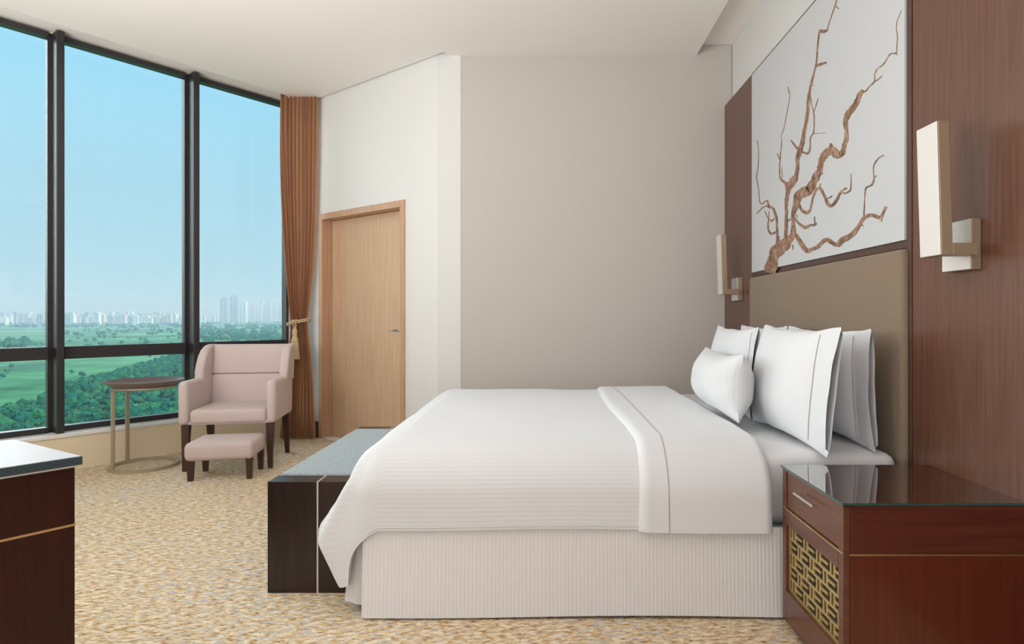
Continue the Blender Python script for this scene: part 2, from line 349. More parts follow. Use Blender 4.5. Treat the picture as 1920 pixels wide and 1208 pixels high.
BRANCHES = [[(3.651,1.363,3.832,1.401),(3.639,1.370,3.825,1.408),(3.640,1.383,3.821,1.419),(3.603,1.394,3.821,1.433),(3.600,1.414,3.788,1.445),(3.601,1.434,3.772,1.467),(3.599,1.451,3.744,1.488),(3.575,1.463,3.738,1.515),(3.530,1.468,3.704,1.533),(3.505,1.475,3.651,1.542),(3.496,1.486,3.618,1.557),(3.463,1.487,3.582,1.564),(3.433,1.494,3.540,1.558),(3.417,1.506,3.524,1.564),(3.404,1.518,3.490,1.561),(3.393,1.528,3.464,1.562),(3.373,1.533,3.452,1.570),(3.360,1.545,3.430,1.570),(3.344,1.558,3.422,1.577),(3.342,1.576,3.418,1.588),(3.348,1.595,3.410,1.604),(3.349,1.613,3.408,1.622),(3.355,1.632,3.407,1.640),(3.351,1.649,3.406,1.658),(3.355,1.667,3.410,1.679),(3.341,1.681,3.404,1.698),(3.321,1.694,3.395,1.716),(3.296,1.706,3.386,1.732),(3.290,1.723,3.381,1.749),(3.274,1.733,3.376,1.766),(3.266,1.741,3.369,1.786),(3.251,1.744,3.338,1.796),(3.224,1.739,3.300,1.798),(3.221,1.747,3.265,1.802),(3.219,1.741,3.223,1.800),(3.195,1.740,3.206,1.792),(3.150,1.740,3.218,1.791),(3.127,1.752,3.216,1.793),(3.104,1.759,3.204,1.801),(3.095,1.772,3.185,1.810),(3.089,1.787,3.157,1.817),(3.061,1.794,3.145,1.831),(3.054,1.807,3.130,1.842),(3.041,1.815,3.112,1.849),(3.034,1.825,3.092,1.851),(3.023,1.834,3.082,1.856),(3.017,1.847,3.086,1.868),(3.013,1.858,3.073,1.877),(3.011,1.869,3.071,1.890),(2.995,1.873,3.067,1.902),(2.993,1.881,3.055,1.911),(2.976,1.881,3.045,1.921),(2.970,1.887,3.023,1.926),(2.956,1.889,3.003,1.931),(2.938,1.884,2.980,1.932),(2.933,1.888,2.956,1.932),(2.927,1.886,2.926,1.929),(2.927,1.888,2.891,1.912),(2.926,1.882,2.866,1.894),(2.911,1.868,2.852,1.882),(2.872,1.852,2.855,1.881),(2.836,1.848,2.861,1.882),(2.814,1.850,2.855,1.883),(2.795,1.855,2.843,1.881),(2.792,1.869,2.834,1.886),(2.786,1.880,2.828,1.896),(2.782,1.890,2.828,1.908),(2.778,1.898,2.815,1.914),(2.768,1.904,2.813,1.922),(2.764,1.914,2.807,1.929),(2.764,1.925,2.805,1.939),(2.765,1.938,2.804,1.949),(2.768,1.952,2.800,1.960),(2.772,1.968,2.809,1.977),(2.769,1.983,2.816,1.996),(2.772,1.996,2.817,2.012),(2.764,2.001,2.814,2.025),(2.757,2.005,2.807,2.033),(2.749,2.010,2.799,2.041),(2.742,2.017,2.788,2.048),(2.724,2.018,2.768,2.049),(2.710,2.023,2.760,2.057),(2.698,2.031,2.738,2.058),(2.683,2.036,2.722,2.063),(2.669,2.044,2.712,2.071),(2.664,2.056,2.699,2.076),(2.653,2.063,2.693,2.086),(2.647,2.069,2.685,2.094),(2.643,2.074,2.668,2.094),(2.634,2.074,2.658,2.095),(2.629,2.076,2.651,2.096)],
[(2.645,2.083,2.638,2.088),(2.639,2.079,2.633,2.084),(2.629,2.074,2.627,2.080),(2.616,2.071,2.622,2.078),(2.605,2.073,2.615,2.080),(2.596,2.078,2.604,2.084),(2.586,2.082,2.592,2.087),(2.572,2.083,2.579,2.089),(2.557,2.083,2.565,2.090),(2.546,2.088,2.555,2.093),(2.542,2.097,2.551,2.101),(2.544,2.108,2.551,2.112),(2.542,2.117,2.549,2.121),(2.537,2.124,2.545,2.128),(2.531,2.128,2.539,2.134),(2.524,2.132,2.530,2.138),(2.512,2.131,2.517,2.138),(2.498,2.130,2.502,2.136),(2.482,2.130,2.489,2.136),(2.467,2.135,2.475,2.141),(2.453,2.142,2.460,2.148),(2.441,2.148,2.448,2.154),(2.434,2.150,2.440,2.157),(2.428,2.151,2.433,2.157),(2.422,2.150,2.424,2.156),(2.413,2.146,2.413,2.151),(2.402,2.140,2.402,2.145),(2.390,2.138,2.398,2.145),(2.385,2.144,2.393,2.148),(2.385,2.155,2.392,2.158),(2.385,2.166,2.391,2.169),(2.383,2.178,2.388,2.180),(2.381,2.190,2.387,2.193),(2.381,2.203,2.387,2.205),(2.382,2.214,2.389,2.216),(2.386,2.225,2.392,2.227),(2.389,2.235,2.394,2.237),(2.389,2.244,2.394,2.247),(2.387,2.253,2.392,2.255),(2.383,2.261,2.387,2.264),(2.374,2.271,2.378,2.273),(2.363,2.281,2.366,2.283),(2.355,2.288,2.358,2.290)],
[(2.549,2.088,2.552,2.093),(2.536,2.086,2.540,2.091),(2.520,2.084,2.524,2.090),(2.502,2.087,2.506,2.091),(2.487,2.089,2.492,2.093)],
[(2.398,2.144,2.392,2.144),(2.392,2.136,2.387,2.136),(2.386,2.129,2.383,2.128)],
[(2.900,1.895,2.966,1.912),(2.897,1.904,2.970,1.922),(2.909,1.918,2.962,1.931),(2.918,1.931,2.951,1.939),(2.927,1.941,2.948,1.946)],
[(3.456,1.538,3.514,1.546),(3.453,1.554,3.512,1.562),(3.457,1.577,3.507,1.584),(3.452,1.601,3.505,1.609),(3.452,1.627,3.503,1.635),(3.455,1.657,3.500,1.665),(3.454,1.685,3.496,1.692),(3.450,1.709,3.498,1.717),(3.454,1.733,3.497,1.740),(3.451,1.753,3.500,1.764),(3.440,1.771,3.499,1.785),(3.437,1.789,3.490,1.802),(3.423,1.802,3.485,1.818),(3.417,1.814,3.484,1.831),(3.409,1.821,3.493,1.847),(3.392,1.822,3.486,1.861),(3.383,1.828,3.469,1.873),(3.359,1.831,3.435,1.873),(3.345,1.843,3.427,1.883),(3.320,1.849,3.407,1.887),(3.316,1.864,3.380,1.889),(3.314,1.879,3.364,1.896),(3.307,1.893,3.357,1.909),(3.297,1.907,3.348,1.923),(3.299,1.924,3.339,1.935),(3.297,1.939,3.346,1.950),(3.299,1.952,3.350,1.965),(3.292,1.962,3.351,1.979),(3.282,1.968,3.344,1.991),(3.275,1.975,3.337,2.001),(3.268,1.985,3.327,2.010),(3.257,1.995,3.316,2.020),(3.251,2.008,3.309,2.032),(3.241,2.019,3.296,2.040),(3.233,2.028,3.286,2.049),(3.229,2.039,3.282,2.058),(3.225,2.048,3.275,2.066),(3.225,2.057,3.272,2.072),(3.223,2.063,3.269,2.079),(3.221,2.074,3.262,2.089),(3.211,2.089,3.255,2.107),(3.204,2.111,3.241,2.126),(3.189,2.128,3.231,2.145),(3.184,2.149,3.225,2.166),(3.174,2.168,3.214,2.184),(3.171,2.188,3.208,2.202),(3.169,2.205,3.209,2.220),(3.167,2.221,3.209,2.237),(3.164,2.236,3.201,2.251),(3.157,2.251,3.199,2.268),(3.159,2.269,3.189,2.282),(3.154,2.283,3.181,2.296),(3.150,2.295,3.174,2.306),(3.140,2.302,3.166,2.315),(3.133,2.313,3.158,2.325),(3.126,2.327,3.148,2.338),(3.115,2.340,3.136,2.350),(3.108,2.354,3.127,2.364),(3.097,2.363,3.117,2.374),(3.089,2.374,3.110,2.385),(3.082,2.388,3.101,2.396),(3.078,2.407,3.096,2.416),(3.075,2.430,3.094,2.438),(3.073,2.452,3.091,2.460),(3.068,2.472,3.085,2.480),(3.063,2.491,3.081,2.500),(3.058,2.507,3.077,2.516),(3.053,2.519,3.071,2.529),(3.048,2.528,3.066,2.538),(3.043,2.533,3.063,2.544)],
[(3.063,2.534,3.057,2.546),(3.042,2.520,3.037,2.535),(3.012,2.505,3.014,2.523),(2.986,2.498,2.995,2.515),(2.968,2.492,2.980,2.511)],
[(2.965,2.492,2.980,2.499),(2.964,2.498,2.980,2.507),(2.961,2.510,2.972,2.517),(2.947,2.525,2.959,2.532),(2.930,2.543,2.939,2.549),(2.909,2.559,2.919,2.566),(2.889,2.575,2.900,2.582),(2.878,2.587,2.890,2.595),(2.872,2.595,2.882,2.602)],
[(3.098,2.373,3.107,2.388),(3.070,2.365,3.079,2.381),(3.035,2.356,3.045,2.374),(3.002,2.348,3.010,2.363),(2.978,2.343,2.983,2.353)],
[(2.901,2.583,2.894,2.583),(2.879,2.564,2.874,2.565),(2.858,2.546,2.852,2.546)],
[(3.157,2.300,3.162,2.311),(3.143,2.296,3.147,2.306),(3.129,2.293,3.133,2.303)],
[(3.168,2.264,3.160,2.261),(3.164,2.247,3.155,2.244),(3.157,2.222,3.148,2.220),(3.150,2.200,3.140,2.197),(3.142,2.183,3.132,2.181),(3.135,2.169,3.124,2.167),(3.129,2.155,3.119,2.152),(3.125,2.140,3.113,2.137),(3.123,2.125,3.111,2.121),(3.122,2.109,3.112,2.106),(3.122,2.090,3.112,2.087),(3.125,2.070,3.114,2.067),(3.129,2.055,3.118,2.050),(3.139,2.049,3.129,2.043),(3.154,2.047,3.143,2.040),(3.167,2.041,3.152,2.035),(3.170,2.027,3.155,2.022),(3.171,2.010,3.155,2.005),(3.172,1.996,3.155,1.991),(3.175,1.986,3.159,1.981),(3.178,1.979,3.161,1.973),(3.184,1.975,3.163,1.966),(3.191,1.971,3.170,1.962),(3.196,1.971,3.179,1.958),(3.198,1.970,3.195,1.957),(3.212,1.975,3.219,1.965),(3.235,1.984,3.241,1.976),(3.257,1.992,3.260,1.982),(3.275,1.996,3.269,1.984),(3.287,1.998,3.278,1.985),(3.295,1.999,3.284,1.984)],
[(3.119,2.151,3.128,2.156),(3.106,2.164,3.116,2.168),(3.090,2.179,3.100,2.184),(3.078,2.194,3.085,2.198),(3.068,2.206,3.075,2.209)],
[(3.124,2.044,3.124,2.048),(3.092,2.035,3.092,2.039),(3.053,2.024,3.054,2.027),(3.018,2.015,3.019,2.018),(2.993,2.009,2.994,2.012)],
[(3.418,2.098,3.409,2.097),(3.401,2.082,3.389,2.082),(3.380,2.061,3.362,2.062),(3.354,2.038,3.332,2.039),(3.334,2.019,3.301,2.021)],
[(3.421,1.850,3.456,1.841),(3.441,1.860,3.475,1.851),(3.470,1.874,3.500,1.867),(3.499,1.888,3.521,1.882),(3.522,1.899,3.543,1.893),(3.544,1.908,3.562,1.905),(3.559,1.919,3.580,1.921),(3.565,1.935,3.585,1.939),(3.566,1.955,3.584,1.960),(3.568,1.977,3.582,1.980),(3.566,1.997,3.580,2.001),(3.562,2.018,3.575,2.021),(3.559,2.039,3.572,2.043),(3.554,2.062,3.564,2.066),(3.546,2.086,3.557,2.089),(3.541,2.106,3.552,2.109),(3.539,2.121,3.550,2.124),(3.541,2.132,3.550,2.135),(3.542,2.142,3.552,2.144),(3.546,2.150,3.555,2.151),(3.552,2.154,3.562,2.157),(3.550,2.159,3.561,2.164),(3.539,2.167,3.549,2.171),(3.522,2.176,3.531,2.180),(3.505,2.189,3.515,2.192),(3.493,2.208,3.501,2.212),(3.482,2.232,3.490,2.235),(3.471,2.255,3.478,2.258),(3.458,2.275,3.465,2.278),(3.445,2.295,3.453,2.298),(3.436,2.313,3.442,2.316),(3.429,2.329,3.435,2.332),(3.423,2.344,3.431,2.347),(3.421,2.356,3.430,2.359),(3.426,2.365,3.434,2.367),(3.433,2.372,3.443,2.372),(3.439,2.377,3.450,2.380),(3.442,2.387,3.452,2.390),(3.443,2.398,3.452,2.401),(3.445,2.406,3.451,2.409)],
[(3.533,1.911,3.542,1.913),(3.535,1.944,3.543,1.946),(3.537,1.976,3.545,1.978)],
[(3.616,2.075,3.609,2.075),(3.593,2.047,3.584,2.046),(3.570,2.020,3.562,2.019)],
[(3.954,2.250,3.940,2.246),(3.947,2.231,3.934,2.228),(3.936,2.205,3.925,2.202),(3.929,2.175,3.920,2.173),(3.929,2.142,3.919,2.140),(3.933,2.106,3.921,2.103),(3.938,2.075,3.926,2.071),(3.949,2.054,3.936,2.050),(3.964,2.038,3.951,2.034),(3.970,2.018,3.957,2.015),(3.960,1.992,3.948,1.990),(3.943,1.964,3.932,1.962),(3.930,1.938,3.919,1.936),(3.926,1.915,3.914,1.912),(3.924,1.892,3.912,1.890),(3.921,1.873,3.907,1.871),(3.915,1.854,3.900,1.852),(3.907,1.837,3.890,1.837),(3.881,1.822,3.879,1.830),(3.840,1.820,3.852,1.829),(3.798,1.825,3.810,1.833),(3.773,1.825,3.772,1.833),(3.773,1.821,3.750,1.819),(3.771,1.809,3.750,1.806),(3.761,1.794,3.742,1.795),(3.735,1.781,3.720,1.787),(3.707,1.769,3.687,1.776),(3.686,1.757,3.655,1.759),(3.670,1.738,3.634,1.737),(3.654,1.716,3.615,1.713),(3.638,1.692,3.603,1.689),(3.630,1.669,3.602,1.665),(3.632,1.645,3.600,1.641),(3.625,1.618,3.595,1.614),(3.626,1.587,3.595,1.583),(3.631,1.554,3.596,1.550),(3.630,1.531,3.591,1.526)],
[(3.955,1.775,3.963,1.779),(3.908,1.785,3.918,1.791),(3.853,1.795,3.863,1.802),(3.814,1.796,3.822,1.804),(3.785,1.793,3.781,1.800),(3.750,1.779,3.736,1.785),(3.720,1.766,3.703,1.771)],
[(3.749,1.757,3.736,1.754),(3.753,1.734,3.738,1.731),(3.760,1.706,3.743,1.702),(3.770,1.679,3.748,1.675),(3.770,1.653,3.744,1.651),(3.755,1.629,3.725,1.631),(3.716,1.609,3.707,1.621),(3.658,1.605,3.668,1.619),(3.616,1.609,3.628,1.620)],
[(3.820,1.772,3.809,1.772),(3.805,1.754,3.791,1.753),(3.781,1.730,3.766,1.730),(3.744,1.705,3.729,1.707),(3.703,1.685,3.699,1.692),(3.669,1.689,3.682,1.696),(3.650,1.697,3.665,1.703)],
[(3.314,1.727,3.297,1.726),(3.306,1.714,3.285,1.713),(3.297,1.695,3.269,1.695),(3.280,1.678,3.250,1.682),(3.257,1.664,3.236,1.673),(3.230,1.654,3.217,1.669),(3.202,1.646,3.207,1.666),(3.179,1.648,3.197,1.663),(3.162,1.654,3.186,1.666),(3.150,1.664,3.170,1.671),(3.140,1.680,3.160,1.686),(3.132,1.700,3.151,1.705),(3.123,1.717,3.141,1.722),(3.109,1.728,3.129,1.735),(3.098,1.738,3.117,1.746),(3.087,1.746,3.104,1.754),(3.073,1.750,3.091,1.761),(3.062,1.750,3.071,1.764),(3.061,1.749,3.042,1.756),(3.047,1.739,3.021,1.740),(3.030,1.719,3.006,1.720),(3.010,1.700,2.989,1.700),(2.997,1.679,2.969,1.679),(2.982,1.657,2.951,1.660),(2.956,1.639,2.941,1.651),(2.919,1.634,2.934,1.650),(2.894,1.640,2.914,1.653),(2.876,1.649,2.898,1.661),(2.857,1.659,2.880,1.669),(2.847,1.673,2.867,1.681),(2.833,1.681,2.852,1.690),(2.825,1.686,2.841,1.696),(2.818,1.688,2.829,1.697),(2.810,1.691,2.818,1.698),(2.798,1.691,2.806,1.700),(2.787,1.692,2.793,1.700),(2.778,1.692,2.785,1.700)],
[(2.834,1.684,2.829,1.689),(2.817,1.678,2.815,1.684),(2.796,1.671,2.797,1.679),(2.776,1.671,2.781,1.679),(2.759,1.673,2.766,1.680),(2.746,1.676,2.756,1.681),(2.739,1.687,2.748,1.689),(2.739,1.720,2.745,1.721),(2.741,1.751,2.745,1.752)],
[(3.044,1.751,3.057,1.754),(3.044,1.762,3.054,1.764),(3.043,1.773,3.050,1.774)],
[(2.979,1.684,2.982,1.690),(2.964,1.683,2.967,1.688),(2.945,1.682,2.950,1.688),(2.930,1.683,2.937,1.689),(2.919,1.685,2.926,1.691)],
[(3.372,1.655,3.355,1.657),(3.353,1.640,3.334,1.643),(3.322,1.619,3.305,1.623),(3.280,1.595,3.261,1.603),(3.231,1.573,3.224,1.590),(3.187,1.573,3.204,1.590),(3.163,1.579,3.171,1.592),(3.131,1.575,3.131,1.586),(3.099,1.572,3.106,1.581),(3.087,1.579,3.101,1.583),(3.088,1.586,3.098,1.588)],
[(3.103,1.579,3.114,1.581),(3.106,1.600,3.116,1.602),(3.108,1.621,3.116,1.622)],
[(3.322,1.649,3.328,1.650),(3.323,1.658,3.332,1.659),(3.325,1.667,3.336,1.668)],
[(3.368,1.560,3.328,1.565),(3.352,1.549,3.314,1.554),(3.333,1.533,3.294,1.538),(3.312,1.515,3.270,1.521),(3.291,1.494,3.240,1.501),(3.259,1.472,3.213,1.480),(3.229,1.451,3.197,1.468),(3.185,1.442,3.189,1.465),(3.154,1.446,3.172,1.467),(3.131,1.450,3.147,1.468),(3.104,1.450,3.121,1.468),(3.079,1.453,3.098,1.470),(3.054,1.456,3.081,1.475),(3.035,1.465,3.063,1.480),(3.016,1.471,3.043,1.486),(3.001,1.475,3.027,1.494),(2.988,1.476,3.007,1.496),(2.981,1.477,2.986,1.496),(2.974,1.476,2.960,1.493),(2.961,1.470,2.938,1.484),(2.939,1.462,2.917,1.474),(2.919,1.453,2.901,1.466),(2.900,1.445,2.886,1.461),(2.878,1.440,2.873,1.457),(2.851,1.436,2.872,1.460),(2.829,1.442,2.874,1.462),(2.822,1.449,2.865,1.468),(2.812,1.450,2.846,1.475),(2.802,1.454,2.823,1.480),(2.779,1.454,2.800,1.482),(2.757,1.459,2.781,1.483),(2.736,1.464,2.763,1.485),(2.716,1.469,2.745,1.489),(2.696,1.475,2.729,1.494),(2.684,1.486,2.713,1.501),(2.669,1.496,2.696,1.508),(2.660,1.506,2.682,1.516),(2.647,1.514,2.669,1.524),(2.637,1.521,2.660,1.532),(2.627,1.526,2.649,1.539),(2.618,1.529,2.636,1.543),(2.610,1.532,2.623,1.547),(2.599,1.532,2.609,1.549),(2.588,1.534,2.593,1.547),(2.575,1.531,2.576,1.546),(2.563,1.530,2.557,1.542),(2.547,1.524,2.537,1.536),(2.528,1.516,2.519,1.527),(2.507,1.510,2.509,1.526),(2.490,1.511,2.507,1.525),(2.482,1.518,2.500,1.527),(2.478,1.526,2.493,1.532),(2.470,1.534,2.485,1.540),(2.462,1.544,2.477,1.550),(2.454,1.551,2.472,1.558)],
[(2.631,1.537,2.639,1.538),(2.629,1.547,2.636,1.548),(2.628,1.562,2.634,1.563),(2.626,1.579,2.632,1.580),(2.626,1.598,2.630,1.599),(2.624,1.619,2.629,1.620),(2.621,1.636,2.626,1.637),(2.619,1.648,2.624,1.649),(2.614,1.655,2.622,1.659),(2.607,1.660,2.615,1.666),(2.596,1.661,2.601,1.668),(2.580,1.660,2.585,1.666),(2.565,1.661,2.574,1.668),(2.555,1.668,2.565,1.673),(2.550,1.678,2.559,1.681),(2.546,1.687,2.555,1.690),(2.547,1.696,2.555,1.698),(2.550,1.706,2.557,1.706),(2.553,1.715,2.558,1.716),(2.553,1.725,2.559,1.726),(2.552,1.735,2.558,1.737),(2.548,1.744,2.553,1.746),(2.537,1.751,2.543,1.754),(2.524,1.757,2.529,1.761),(2.511,1.762,2.515,1.766),(2.497,1.763,2.501,1.767),(2.484,1.762,2.487,1.767),(2.475,1.762,2.478,1.766)],
[(2.549,1.691,2.552,1.696),(2.539,1.692,2.542,1.696),(2.530,1.693,2.533,1.696)],
[(3.395,1.510,3.380,1.509),(3.389,1.496,3.378,1.495),(3.384,1.482,3.376,1.481)],
[(3.451,1.647,3.462,1.654),(3.430,1.650,3.441,1.658),(3.408,1.654,3.418,1.661)],
[(3.578,1.540,3.590,1.541),(3.577,1.561,3.587,1.562),(3.576,1.583,3.584,1.584)],
[(2.503,1.511,2.490,1.510),(2.500,1.505,2.490,1.504),(2.498,1.499,2.490,1.498)],
[(2.652,1.506,2.647,1.510),(2.646,1.504,2.642,1.507),(2.639,1.502,2.636,1.504)],
[(3.061,1.830,3.045,1.837),(3.044,1.823,3.033,1.828),(3.029,1.815,3.020,1.819)]]
bm = nb()
for bi, E in enumerate(BRANCHES):
    xx = 1.3732-.00006*bi
    rings = [(bm.verts.new((xx, a, min(b, 2.708)-1.405)), bm.verts.new((xx, c, min(d_, 2.708)-1.405))) for a, b, c, d_ in E]
    back = [(bm.verts.new((1.3741, a, min(b, 2.708)-1.405)), bm.verts.new((1.3741, c, min(d_, 2.708)-1.405))) for a, b, c, d_ in E]
    for (a, b), (c, d_) in zip(rings, rings[1:]):
        bm.faces.new((a, b, d_, c))
    for q in range(len(E)-1):
        bm.faces.new((rings[q][0], rings[q+1][0], back[q+1][0], back[q][0])); bm.faces.new((rings[q][1], back[q][1], back[q+1][1], rings[q+1][1]))
obj('painted_branch', bm, M_bark, art)
hb = thing('headboard', 'taupe brown upholstered headboard under the artwork', 'headboard', (1.385, 3.2, 0))
bm = nb(); bx(bm, -.028, .05, -.872, .862, .28, 1.372, .02, 4); obj('upholstered_panel', bm, M_tan, hb, True)

# sconces
def sconce(dy, dz, label):
    t = thing('wall_sconce', label, 'wall lamp', (XW, 1.95+dy, 1.50+dz), 0, None)
    def B(m, n, x0, x1, y0_, y1_, z0_, z1_, top=0):
        bm = nb(); vs = bx(bm, x0-XW, x1-XW, y0_-1.95, y1_-1.95, z0_-1.5, z1_-1.5, .002)
        for v in bm.verts:
            if top and v.co.z > 0: v.co.x -= top
        return obj(n, bm, m, t)
    B(M_champ, 'lamp_body', 1.236, 1.272, 1.906, 2.012, 1.304, 1.722, .012)
    o = B(M_champ_l, 'lamp_face', 1.2325, 1.2355, 1.907, 2.011, 1.305, 1.721, .012)
    B(M_champ, 'arm', 1.272, 1.352, 1.908, 1.965, 1.304, 1.342)
    B(M_champ, 'back_plate', 1.353, 1.3845, 1.942, 2.082, 1.262, 1.424)
    B(M_champ_l, 'plate_face', 1.350, 1.3528, 1.943, 2.081, 1.263, 1.423)
sconce(0, 0, 'larger nearer brushed metal wall sconce on the wide walnut panel')
sconce(2.335, -.036, 'smaller far brushed metal wall sconce in the back corner')

# ------------------------------------------------------------------ nightstand
ns = thing('nightstand', 'mahogany nightstand with brass inlay and glass top beside the bed', 'nightstand', (1.115, 2.0, 0))
def NB(m, n, x0, x1, y0_, y1_, z0_, z1_, bev=.0015, par=ns, label=None):
    bm = nb(); bx(bm, x0-1.115, x1-1.115, y0_-2.0, y1_-2.0, z0_, z1_, bev); o = obj(n, bm, m, par)
    if label: o['label'] = label
    return o
NX0, NX1, NY0, NY1 = .858, 1.384, 1.758, 2.205
NB(M_mahog, 'carcass', NX0+.02, NX1, NY0+.0, NY0+.03, .03, .424)
NB(M_mahog_h, 'side_rail', NX0+.02, NX1, NY0, NY0+.03, .430, .566)
NB(M_brass, 'side_inlay', NX0+.001, NX1, NY0+.001, NY0+.028, .4245, .4295, 0)
NB(M_mahog, 'back_side', NX0+.02, NX1, NY1-.03, NY1, .03, .566)
NB(M_black, 'interior', NX0+.06, NX1-.002, NY0+.032, NY1-.032, .04, .56, 0)
NB(M_mahog_front, 'front_stile', NX0, NX0+.019, NY0, NY0+.03, .03, .566)
NB(M_mahog_front, 'front_stile', NX0, NX0+.019, NY1-.03, NY1, .03, .566)
NB(M_mahog_front, 'bottom_rail', NX0, NX0+.019, NY0+.031, NY1-.031, .03, .14)
NB(M_mahog_front, 'middle_rail', NX0, NX0+.019, NY0+.031, NY1-.031, .376, .428)
NB(M_brass, 'front_inlay', NX0-.002, NX0+.019, NY0+.003, NY1-.003, .429, .434, 0)
dr = NB(M_mahog_front, 'drawer', NX0+.004, NX0+.03, NY0+.033, NY1-.033, .4355, .563, .002)
bm = nb(); bx(bm, NX0-.022-1.115, NX0-.014-1.115, -.085, .06, .515, .523, .001)
for y_ in (-.07, .045): bx(bm, NX0-.014-1.115, NX0+.004-1.115, y_-.004, y_+.004, .516, .522)
obj('drawer_handle', bm, M_chrome, dr)
NB(M_ntop, 'wood_top', NX0-.002, NX1, NY0-.002, NY1+.002, .567, .5715, 0)
NB(M_gedge, 'glass_top_edge', NX0-.006, NX1, NY0-.006, NY1+.006, .572, .5768, .001)
NB(M_ntop, 'glass_top', NX0-.005, NX1, NY0-.005, NY1+.005, .5769, .578, 0)
for x_ in (NX0+.04, NX1-.05):
    for y_ in (NY0+.04, NY1-.03):
        bm = nb(); taper_leg(bm, x_-1.115, y_-2.0, 0, .031, .03, .04); obj('foot', bm, M_black, ns)
# woven lattice screen
lat = NB(M_black, 'lattice_backing', NX0+.02, NX0+.03, NY0+.032, NY1-.032, .142, .374, 0)
ly0, ly1, lz0, lz1 = NY0+.033, NY1-.033, .143, .373
nc, nr = 8, 5
cw, ch = (ly1-ly0)/nc, (lz1-lz0)/nr
def bar_mesh(sy, sz):
    bm = nb(); bx(bm, -.004, .004, -sy/2, sy/2, -sz/2, sz/2, .0008, 1)
    me = bpy.data.meshes.new('lattice_bar'); bmesh.ops.recalc_face_normals(bm, faces=bm.faces[:]); bm.to_mesh(me); bm.free(); me.materials.append(M_gold); return me
T = .0085
mv, mh = bar_mesh(T, ch+T*.5), bar_mesh(cw+T*.5, T)
fr_v, fr_h = bar_mesh(T*1.3, lz1-lz0), bar_mesh(ly1-ly0, T*1.3)
def bar(me, y_, z_, x_=0):
    o = bpy.data.objects.new('lattice_bar', me); C.objects.link(o); o.parent = lat; o.location = (NX0+.0155-1.115+x_, y_-2.0, z_)
bar(fr_v, ly0, (lz0+lz1)/2); bar(fr_v, ly1, (lz0+lz1)/2); bar(fr_h, (ly0+ly1)/2, lz0); bar(fr_h, (ly0+ly1)/2, lz1)
for i in range(nc):
    for j in range(nr):
        cy, cz = ly0+(i+.5)*cw, lz0+(j+.5)*ch
        if (i+j) % 2:
            for k in ((-.5, 0) if i else (0,)): bar(mv, cy+k*cw, cz, (k+.5)*.0004)
        else:
            for k in (-.5, 0, .5): bar(mh, cy, cz+k*ch, .0006+k*.0002)

# ------------------------------------------------------------------ bed
bed = thing('bed', 'king bed base and mattress with white fitted sheet and skirt', 'bed', (.36, 3.25, 0))
BX, BY = .36, 3.25
bm = nb(); bx(bm, -.97, .985, -.93, .93, .12, .315, .02, 3); obj('bed_base', bm, M_linen, bed, True)
for x_ in (-.85, .85):
    for y_ in (-.8, .8):
        bm = nb(); taper_leg(bm, x_, y_, 0, .125, .05, .06); obj('leg', bm, M_black, bed)
bm = nb()
def rbox_round(bm, x0, x1, y0_, y1_, z0_, z1_, r, seg=6): bx(bm, x0, x1, y0_, y1_, z0_, z1_, r, seg)
rbox_round(bm, -.975, .990, -.935, .935, .318, .592, .055)
obj('mattress', bm, M_linen, bed, True)
# fitted sheet overhang by the headboard: slightly wavy lower hem
def sheet(bm, fn, nu, nv, uv=True, thick=0):
    g = [[bm.verts.new(fn(i/nu, j/nv)) for j in range(nv+1)] for i in range(nu+1)]
    lay = bm.loops.layers.uv.verify()
    for i in range(nu):
        for j in range(nv):
            f = bm.faces.new((g[i][j], g[i+1][j], g[i+1][j+1], g[i][j+1]))
            for l, (a, b_) in zip(f.loops, ((i, j), (i+1, j), (i+1, j+1), (i, j+1))): l[lay].uv = (a/nu, b_/nv)
    if thick:
        bmesh.ops.recalc_face_normals(bm, faces=bm.faces[:])
        bmesh.ops.solidify(bm, geom=bm.faces[:], thickness=thick)
def skirt_side(sgn):
    def fn(u, v):
        x = -.668+u*1.985; z = .335-v*.325
        y = 2.262 - .014*v + .005*sin(x*3.1+.6)*v
        y = y if sgn < 0 else 6.5-y
        return (x-BX, y-BY, z+.003*sin(x*4)*v)
    return fn
bm = nb(); sheet(bm, skirt_side(-1), 90, 8, thick=.003); obj('skirt_panel', bm, M_skirt, bed, True)
bm = nb(); sheet(bm, skirt_side(1), 90, 8, thick=.003); obj('skirt_panel', bm, M_skirt, bed, True)
def skirt_foot(u, v):
    if u < .05: k = u/.05; x, y = -.66-.06*k, 2.30+.004*sin(k*pi*3)
    else:
        y = 2.30+(u-.05)/.95*1.91; x = -.72
    x += -.028*v*min(1, u/.05)+.006*sin(y*16)*v*v*(u > .05)
    k = min(1, max(0, (y-2.34)/.11))*min(1, max(0, (3.84-y)/.11)); x += (max(x, -.688)-x)*k
    return (x-BX, y-BY, .335-v*(.31-.02*min(1, u/.05)))
bm = nb(); sheet(bm, skirt_foot, 100, 8, thick=.003); obj('skirt_foot_panel', bm, M_skirt, bed, True)

